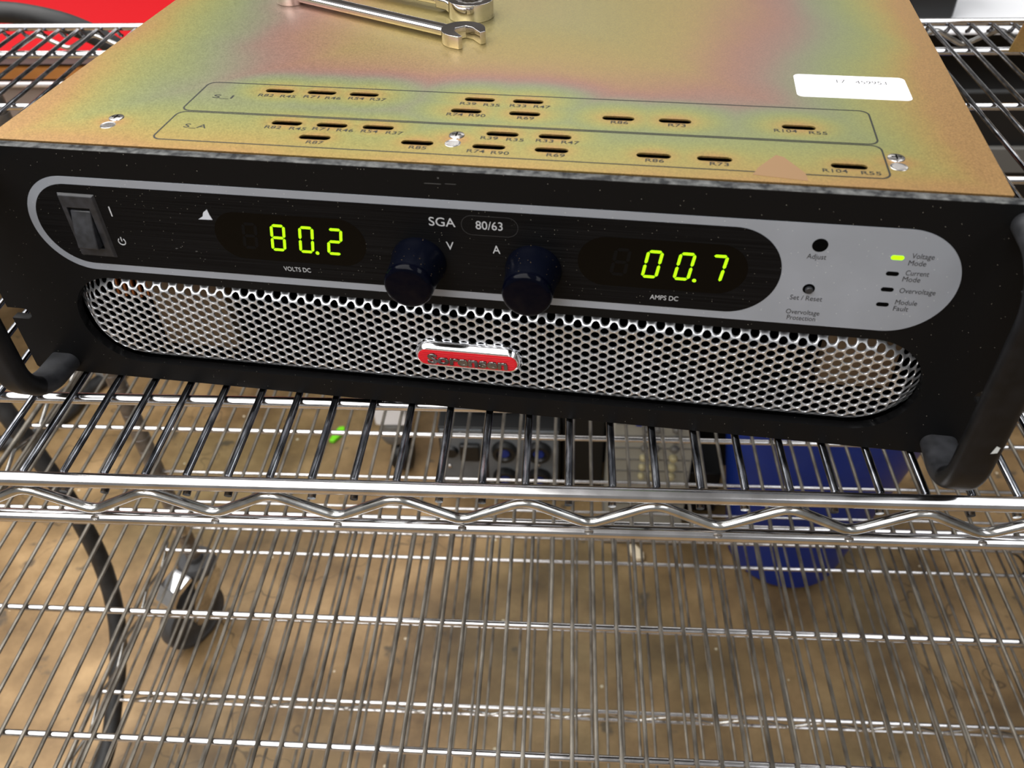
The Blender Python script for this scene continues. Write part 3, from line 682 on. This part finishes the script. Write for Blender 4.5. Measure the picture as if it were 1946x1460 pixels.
frame(-139.4, 171.2, 43.4, 76.8); frame(-139.4, 171.6, 13.8, 43.0)
TX = [('R82', -105.2, 64.1), ('R45', -94.2, 64.0), ('R71', -82.8, 64.8), ('R46', -72.0, 64.4), ('R54', -60.9, 65.2), ('R37', -50.3, 65.2), ('R39', -7.2, 65.2), ('R35', 3.9, 64.8), ('R33', 16.1, 65.4), ('R47', 27.1, 65.4), ('R74', -10.9, 53.2), ('R90', -.6, 53.2), ('R69', 21.5, 52.8), ('R86', 63.2, 53), ('R73', 88.1, 52.9), ('R104', 133.9, 52.6), ('R55', 147.3, 52),
      ('R82', -88.9, 31.2), ('R45', -77.3, 31), ('R71', -66.9, 31.9), ('R46', -55.7, 31.8), ('R54', -44.6, 32), ('R37', -33.2, 31.7), ('R87', -65.2, 18.9), ('R85', -19.6, 19.2), ('R39', 9.0, 31.5), ('R35', 20.3, 31.1), ('R33', 33.0, 31.6), ('R47', 44.0, 31.2), ('R74', 5.6, 18.8), ('R90', 16.0, 18.4), ('R69', 39.3, 19), ('R86', 79.9, 19), ('R73', 105.7, 19), ('R104', 150.6, 18.6), ('R55', 164.2, 18.2)]
for s_, x, y in TX:
    w_ = 9.6 if len(s_) == 4 else 7.6
    text('lettering', s_, x - w_ / 2, x + w_ / 2, y, 2.7, T0, T1, M_ink, tc_, axis='z', bold=.004)
text('lettering', 'S_I', -130.3, -120.3, 60.4, 3.6, T0, T1, M_ink, tc_, axis='z', bold=.004)
text('lettering', 'S_A', -129.8, -119.0, 28.4, 3.6, T0, T1, M_ink, tc_, axis='z', bold=.004)
for x in (-165.2, -5.5, 175.8):
    s_ = ps(MB().lathe([(3.5, 0), (3.3, .35), (2.4, .6), (0, .65)], (x, 32.4, 132.45), n=24), 'cover_screw', M_steel)
    ps(MB().box(x - 2, x + 2, 32.1, 32.7, 133.0, 133.15).box(x - .3, x + .3, 30.4, 34.4, 133.0, 133.15), 'cross_recess', M_inside, s_, smooth=False)
    d = ps(MB().lathe([(3.5, 0), (3.3, .12), (2.1, -.1), (2.1, .05), (0, .05)], (x - .1, 24.8, 132.5), n=24), 'dimple', M_steel, tc_)
# scuffed tape remnant
ps(MB().prism([(118.5, 11.5), (139.5, 8.8), (139.0, 15), (131.5, 28), (128.5, 29.5), (121, 18)], 132.46, 132.53, 'z'), 'tape_remnant', base_mat('brownish_film', (150, 118, 84), .45, .5), tc_, smooth=False)
# asset label
lb = plate('asset_label', stadium(167, 102.3, 50.6, 26, 8, 3), [], 132.46, 132.6, M_label, PS, axis='z')
M_faint = base_mat('worn_toner', (56, 56, 60), .6)
text('lettering', '17', 161.0, 165.0, 108.4, 3.6, 132.6, 132.64, M_faint, lb, axis='z', bold=-.005)
text('lettering', '459953', 169.4, 183.6, 108.2, 3.6, 132.6, 132.64, M_faint, lb, axis='z', bold=-.005)

# ================================================================ WRENCHES on the cover
def to_world(x, y):
    c, s = math.cos(-.1089), math.sin(-.1089); return (-36.03 + c * x - s * y, 6.82 + s * x + c * y)
def rounded_bar(L, w0, w1, h, z0, x0=0):
    m = MB(); rings = []; prof = stadium(0, 0, 1, 1, 4, .28)
    N_ = 10
    for i in range(N_ + 1):
        t = i / N_; w = w0 + (w1 - w0) * t
        rings.append([(x0 + L * t, u * w, z0 + v * h) for u, v in prof])
    n_ = len(prof); vs = [q for r_ in rings for q in r_]
    fs = [(i * n_ + j, i * n_ + (j + 1) % n_, (i + 1) * n_ + (j + 1) % n_, (i + 1) * n_ + j) for i in range(N_) for j in range(n_)]
    fs += [tuple(range(n_))[::-1], tuple(N_ * n_ + j for j in range(n_))]
    return m.add(vs, fs)
def ring_head(cx, ro, ri, z0, z1, parent, star=12):
    o_ = [(cx + ro * math.cos(2 * math.pi * k / 48), ro * math.sin(2 * math.pi * k / 48)) for k in range(48)]
    hl_ = [(cx + ri * (1.0 if k % 2 else .88) * math.cos(2 * math.pi * k / (2 * star)), ri * (1.0 if k % 2 else .88) * math.sin(2 * math.pi * k / (2 * star))) for k in range(2 * star)]
    return o_, hl_
def wrench(name, loc, rz, kind, L):
    w = empty(name, loc, rz)
    if kind == 'open':
        # jaws at x = 0, handle runs to -L, ring at the far end
        jaw = []
        R_ = 11.8
        a0 = 20
        for k in range(25):
            a = math.radians(62 + (298 - 62) * k / 24 - 27); jaw.append((R_ * math.cos(a), R_ * .98 * math.sin(a)))
        # opening: hex-shaped notch turned by 15 degrees
        def rot(x, y, d=-27): c, s = math.cos(math.radians(d)), math.sin(math.radians(d)); return (c * x - s * y, s * x + c * y)
        jaw += [rot(9.5, -7.6), rot(9.5, -5.2), rot(.5, -5.2), rot(-3.6, -3), rot(-3.6, 3), rot(.5, 5.2), rot(9.5, 5.2), rot(9.5, 8.4)]
        plate('open_end', jaw, [], 0, 6.4, M_wrench, w, axis='z', bevel=.9, seg=3)
        rounded_bar(L - 20, 9.5, 9.0, 4.4, 3.5, -L + 10).build('shaft', M_wrench, w)
        o_, h_ = ring_head(-L, 9.8, 5.6, 0, 7, w)
        plate('ring_end', o_, [h_], 0, 7.5, M_wrench, w, axis='z', bevel=1, seg=3)
    else:
        o_, h_ = ring_head(0, 12.8, 8.9, 0, 0, w)
        plate('ratchet_head', o_, [h_], 0, 9.4, M_wrench, w, axis='z', bevel=1.2, seg=3)
        o2, h2 = ring_head(0, 8.9, 6.2, 0, 0, w)
        plate('ratchet_gear', o2, [h2], .6, 9.0, M_steel, w, axis='z', bevel=.3)
        nk = MB().prism([(-9, 8.5), (-14, 5.6), (-22, 4.6), (-22, -4.6), (-14, -5.6), (-9, -8.5)], 2.0, 7.4, 'z')
        nk.build('neck', M_wrench, w, bevel=.8)
        rounded_bar(L - 18, 8.6, 8.6, 4.2, 5.6, -L).build('shaft', M_wrench, w)
        o3, _ = ring_head(-L - 6, 12, 5, 0, 0, w)
        rot = lambda x, y: (x - L - 6, y)
        jaw = [(-L - 6 + 11 * math.cos(math.radians(a)), 11 * math.sin(math.radians(a))) for a in range(-130, 131, 10)] + [rot(-9, 5), rot(2, 5), rot(2, -5), rot(-9, -5)]
        plate('open_end', jaw, [], 2.2, 8.4, M_wrench, w, axis='z', bevel=.8)
    return w
x, y = to_world(-25.5, 142.5)
w1 = wrench('open_end_wrench', (x, y, 132.6), math.radians(-25.5) - .1089, 'open', 128)
tag(w1, 'chrome combination wrench nearer the slots, its open jaw toward the right', 'wrench')
x, y = to_world(-29.2, 181.5)
w2 = wrench('ratcheting_wrench', (x, y, 132.6), math.radians(-24) - .1089, 'ratchet', 150)
tag(w2, 'chrome ratcheting ring wrench behind the open-jawed one, twelve-point ring facing up', 'wrench')

# ================================================================ BACKGROUND
# red tool chest behind, left
tcst = empty('workbench', (-1250, 1750, FZ)); tag(tcst, 'large red topped workbench with drawers behind the rack on the left', 'workbench')
def at(root, mb, name, mats, **k):
    l = [a / MM for a in root.location]; mb.v = [(a - l[0], b - l[1], c - l[2]) for a, b, c in mb.v]
    return mb.build(name, mats, root, **k)
at(tcst, MB().box(-2100, -560, 1130, 2300, -241, -235), 'lid', M_redpaint, bevel=2)
at(tcst, MB().box(-2090, -570, 1150, 2290, -620, -241), 'body', M_blackbox, smooth=False)
at(tcst, MB().box(-2080, -570, 1137, 1150, -258, -243.5), 'upper_drawer', M_mauve, smooth=False)
at(tcst, MB().box(-2080, -570, 1135, 1150, -284, -265), 'drawer', M_wood, smooth=False)
at(tcst, MB().box(-2080, -570, 1137, 1150, -430, -299), 'drawer', M_taupe, smooth=False)
at(tcst, MB().box(-2080, -570, 1137, 1150, -610, -436), 'drawer', M_taupe, smooth=False)
at(tcst, MB().tube([(-2080, 1131, -292), (-570, 1131, -292)], 5.5, 12), 'rail', M_trim)
for x in (-2040, -1105):
    for y in (1235, 2240):
        at(tcst, MB().lathe([(0, 0), (34, 0), (36, 6), (36, 30), (30, 38), (14, 42), (14, FZ * -1 - 620), (0, FZ * -1 - 620)], (x, y, FZ), n=28), 'leg', M_greyfoot)

def spline(pts, k=8):
    P = [Vector(p) for p in pts]; P = [P[0] * 2 - P[1]] + P + [P[-1] * 2 - P[-2]]; out = []
    for i in range(1, len(P) - 2):
        for j in range(k):
            t = j / k; a, b, c, d = P[i - 1:i + 3]
            out.append(.5 * ((2 * b) + (c - a) * t + (2 * a - 5 * b + 4 * c - d) * t * t + (3 * b - a - 3 * c + d) * t ** 3))
    out.append(P[-2]); return out
h1 = MB().tube(spline([(-1000, 520, -60), (-860, 590, -30), (-740, 640, -14), (-640, 650, -12), (-582, 655, -20), (-540, 665, -40), (-500, 680, -80), (-440, 720, -170), (-330, 820, -300), (-220, 960, -430), (-150, 1060, -560), (-120, 1090, -627)]), 11.5, 14).build('power_cable', M_hose)
tag(h1, 'thick black cable arching behind the top shelf in front of the red workbench', 'cable')
h2 = MB().tube(spline([(-800, 520, -330), (-744, 493, -470), (-724, 483, -545), (-697, 465, -660), (-690, 450, -780), (-686, 408, -880), (-689, 335, -962), (-703, 250, -1030), (-760, 120, FZ + 13), (-900, -50, FZ + 13)]), 13, 14).build('power_cable', M_hose)
tag(h2, 'thick black cable hanging down to the floor beside the rack\'s left end', 'cable')
h3 = MB().tube(spline([(-1330, 1000, FZ + 18), (-1243, 985, FZ + 18), (-1190, 1030, FZ + 18), (-1150, 1090, FZ + 18), (-1130, 1180, FZ + 18), (-1050, 1300, FZ + 18)]), 17, 12).build('floor_cable', M_hose)
tag(h3, 'black cable lying on the floor behind the rack\'s lower left shelves', 'cable')
# white bench leg with caster
wb = empty('white_machine', (-345, 1150, FZ)); tag(wb, 'white machine base on a black caster, left of the grey connector box', 'machine')
at(wb, MB().box(-378, -310, 950, 1350, -946, -600), 'housing', M_white, bevel=4)
at(wb, MB().lathe([(12, -58), (12, -26), (30, -20), (34, -10), (34, 4), (28, 28), (0, 28)], (-342, 972, -975), n=24), 'caster_cap', M_greyfoot)
at(wb, MB().lathe([(0, -20), (34, -20), (38, -15), (38, 15), (34, 20), (0, 20)], (-332, 968, FZ + 38), 'x', 24), 'wheel', M_tyreblk)
at(wb, MB().lathe([(0, -16), (38, -16), (38, 16), (0, 16)], (-342, 1300, FZ + 38), 'x', 24).box(-360, -324, 1285, 1315, FZ + 30, -945), 'wheel', M_tyreblk)

# grey connector box
cb = empty('connector_box', (-105, 1000, FZ)); tag(cb, 'black case with grey front carrying round black and blue connectors', 'electrical box')
YC = 880
at(cb, MB().box(-234, 8, YC + 3, YC + 380, FZ, -880), 'case', M_blackbox, bevel=2)
for (x0, x1) in ((-230, -146), (-136, 4)):
    at(cb, MB().box(x0, x1, YC, YC + 3, -1066, -884), 'front_plate', M_greybox, smooth=False)
for x, z in ((-103, -937), (-34, -937), (-103, -1014), (-34, -1014)):
    s_ = at(cb, MB().lathe([(0, -10), (13, -10), (16, -15), (23, -15), (25.5, -4), (25.5, 0), (0, 0)], (x, YC, z), 'y', 28), 'socket', M_tyreblk)
    c_ = MB().lathe([(0, -3), (10, -3), (12, 0)], (x, YC - 9, z), 'y', 20); l = [a / MM for a in cb.location]; c_.v = [(a - l[0], b - l[1], c - l[2]) for a, b, c in c_.v]
    c_.build('socket_insert', M_bluec, s_)
at(cb, MB().box(-192, -152, YC - 12, YC, -962, -918), 'inlet', M_tyreblk, bevel=3)
at(cb, MB().lathe([(0, -8), (12, -8), (15, 0), (0, 0)], (-210, YC, -944), 'y', 20), 'rotary_switch', M_tyreblk)
for x, z in ((-190, -896), (-216, -988), (-130, -896), (-103, -902), (-34, -896), (-34, -905), (-34, -970), (-34, -980)):
    at(cb, MB().lathe([(0, -3), (3.4, -2.5), (4.6, 0), (0, 0)], (x, YC, z), 'y', 12), 'screw', M_steel)
bk = empty('perforated_case', (-105, 1150, -880)); tag(bk, 'black perforated case resting on top of the grey-fronted connector box', 'electrical box')
pf = dusty('black_mesh', (10, 10, 11), .5, dust=(40, 40, 40))
at(bk, MB().box(-234, 4, 950, 1250, -880, -640), 'case', pf, bevel=2)
at(bk, MB().tube(spline([(-225, 935, -876), (-170, 925, -862), (-110, 925, -872), (-60, 935, -850), (-10, 955, -830)]), 4, 8), 'lead', M_hose)
bc = MB().box(12, 440, 985, 1400, FZ, -660).box(12, 96, 905, 990, FZ, -700).build('black_cabinet', M_blackbox, bevel=4); bc.location = (0, 0, 0)
tag(bc, 'black cabinet standing behind the beige tower', 'cabinet')

# beige tower with slits and cream caps
bt = empty('beige_tower', (173, 850, FZ)); tag(bt, 'beige slitted tower standing between black cabinet and blue bin', 'equipment tower')
at(bt, MB().box(102, 247, 770, 930, FZ + 4, -640), 'housing', M_beige, bevel=3)
sl = MB()
for k in range(12): sl.box(106, 243, 768.5, 771, FZ + 60 + k * 30, FZ + 62 + k * 30)
at(bt, sl, 'slits', M_greyfoot, smooth=False)
for i, x in enumerate((158, 178, 212)):
    for k in range(7):
        z = -880 + k * 24; r = 6 if i == 0 else 8
        at(bt, MB().lathe([(0, -10), (r * .7, -9), (r, -5), (r, 0), (0, 0)], (x, 770, z), 'y', 16), 'cap', M_cream if k < 3 else M_greyfoot)
at(bt, MB().box(140, 152, 766, 770, -752, -742), 'blue_tab', M_blue, smooth=False)
at(bt, MB().box(98, 251, 766, 934, FZ, FZ + 8), 'base', M_greyfoot, bevel=2)
b2 = MB().box(262, 328, 856, 940, FZ, -965).build('black_box', M_blackbox, bevel=3); tag(b2, 'narrow black box on the floor between beige tower and blue bin', 'box')

# blue bin
bn = MB()
def bprof(o_=0):
    return [(0, FZ + 1 + o_), (98 - o_, FZ + 1 + o_), (108 - o_, FZ + 8 + o_), (151 - o_, -800), (184 - o_, -572)]
bn.lathe(bprof() + [(192, -572), (192, -560), (180, -560), (147, -800), (104, FZ + 16), (0, FZ + 12)], (0, 0, 0), n=56)
bn.v = [(449 + (z - FZ) * .02 + x, 776 + y, z) for x, y, z in bn.v]
bin_ = bn.build('waste_bin', M_blue); tag(bin_, 'blue round plastic bin on the floor behind the rack', 'bin')

# right side: white table, black chair, machine, bracket
wt = empty('white_table', (1500, 1700, FZ)); tag(wt, 'white table top behind the rack\'s top shelf on the right', 'table')
at(wt, MB().box(560, 2400, 1130, 2300, -214, -206), 'table_top', M_white, bevel=3)
for x in (700, 2350):
    for y in (1900, 2250): at(wt, MB().box(x - 20, x + 20, y - 20, y + 20, FZ, -214), 'leg', M_steel, smooth=False)
bm2 = empty('black_appliance', (1150, 1350, FZ)); tag(bm2, 'black appliance with a grey front band under the white table', 'appliance')
at(bm2, MB().box(640, 1800, 1120, 1600, FZ + 20, -300), 'body', M_blackbox, bevel=6)
at(bm2, MB().box(645, 1795, 1108, 1120, -445, -398), 'grey_band', M_greyfoot, bevel=2)
at(bm2, MB().box(660, 1780, 1140, 1580, FZ, FZ + 20), 'plinth', M_blackbox, smooth=False)
ob = empty('rounded_device', (625, 1230, -206)); tag(ob, 'black rounded device with scraped metal edges on the white table', 'device')
at(ob, MB().lathe([(0, -45), (80, -45), (92, -36), (92, 36), (80, 45), (0, 45)], (575, 1240, -114), 'y', 40), 'drum', M_blackbox)
at(ob, MB().box(500, 640, 1180, 1300, -206, -150), 'base', M_blackbox, bevel=5)
for k in range(4): at(ob, MB().tube([(560 + 12 * k, 1186 - 2 * k, -128 + 12 * k), (590 + 11 * k, 1188, -92 + 10 * k)], 2.2, 6), 'metal_strip', M_steel)

br = empty('zinc_chassis', (490, 480, 0)); tag(br, 'yellow zinc plated bracket standing on the top shelf at the far right', 'bracket')
pb = MB().prism([(403, 0), (640, 0), (640, 150), (440, 150), (432, 78), (424, 74), (416, 66), (413, 50)], 486, 488.5, 'y')
at(br, pb, 'side_plate', M_zinc2, bevel=.5)
at(br, MB().box(450, 640, 488, 560, .2, 2), 'foot_flange', M_zinc2, smooth=False)
at(br, MB().lathe([(0, -2.4), (4, -2), (5, 0), (0, 0)], (424, 486, 44), 'y', 16), 'rivet', M_steel)

# scraps on the floor
def scrap(name, pts, h, mat, label, cat):
    o_ = MB().prism(pts, FZ + .5, FZ + h, 'z').build(name, mat, bevel=1.5); return tag(o_, label, cat)
scrap('plastic_clip', [(-514, 1026), (-503, 1024), (-484, 1056), (-488, 1072), (-500, 1070), (-508, 1050)], 10, M_lime, 'lime green plastic scrap on the floor', 'scrap')
scrap('foam_scrap', [(148, 755), (158, 760), (176, 738), (176, 724), (163, 722), (150, 738)], 12, M_paper, 'larger cream scrap on the floor in front of the beige tower', 'scrap')
scrap('foam_scrap', [(176, 720), (198, 716), (202, 711), (190, 709), (178, 713)], 5, M_paper, 'thin pale shard beside the larger cream scrap', 'scrap')
rg = MB().tube([(905 - 22 + 22 * math.cos(math.radians(a)), 745 + 28 * math.sin(math.radians(a)), FZ + 2.5) for a in range(-80, 100, 15)], 2.2, 8).build('wire_hook', M_tyreblk)
tag(rg, 'curved piece of black wire on the floor right of the blue bin', 'wire')
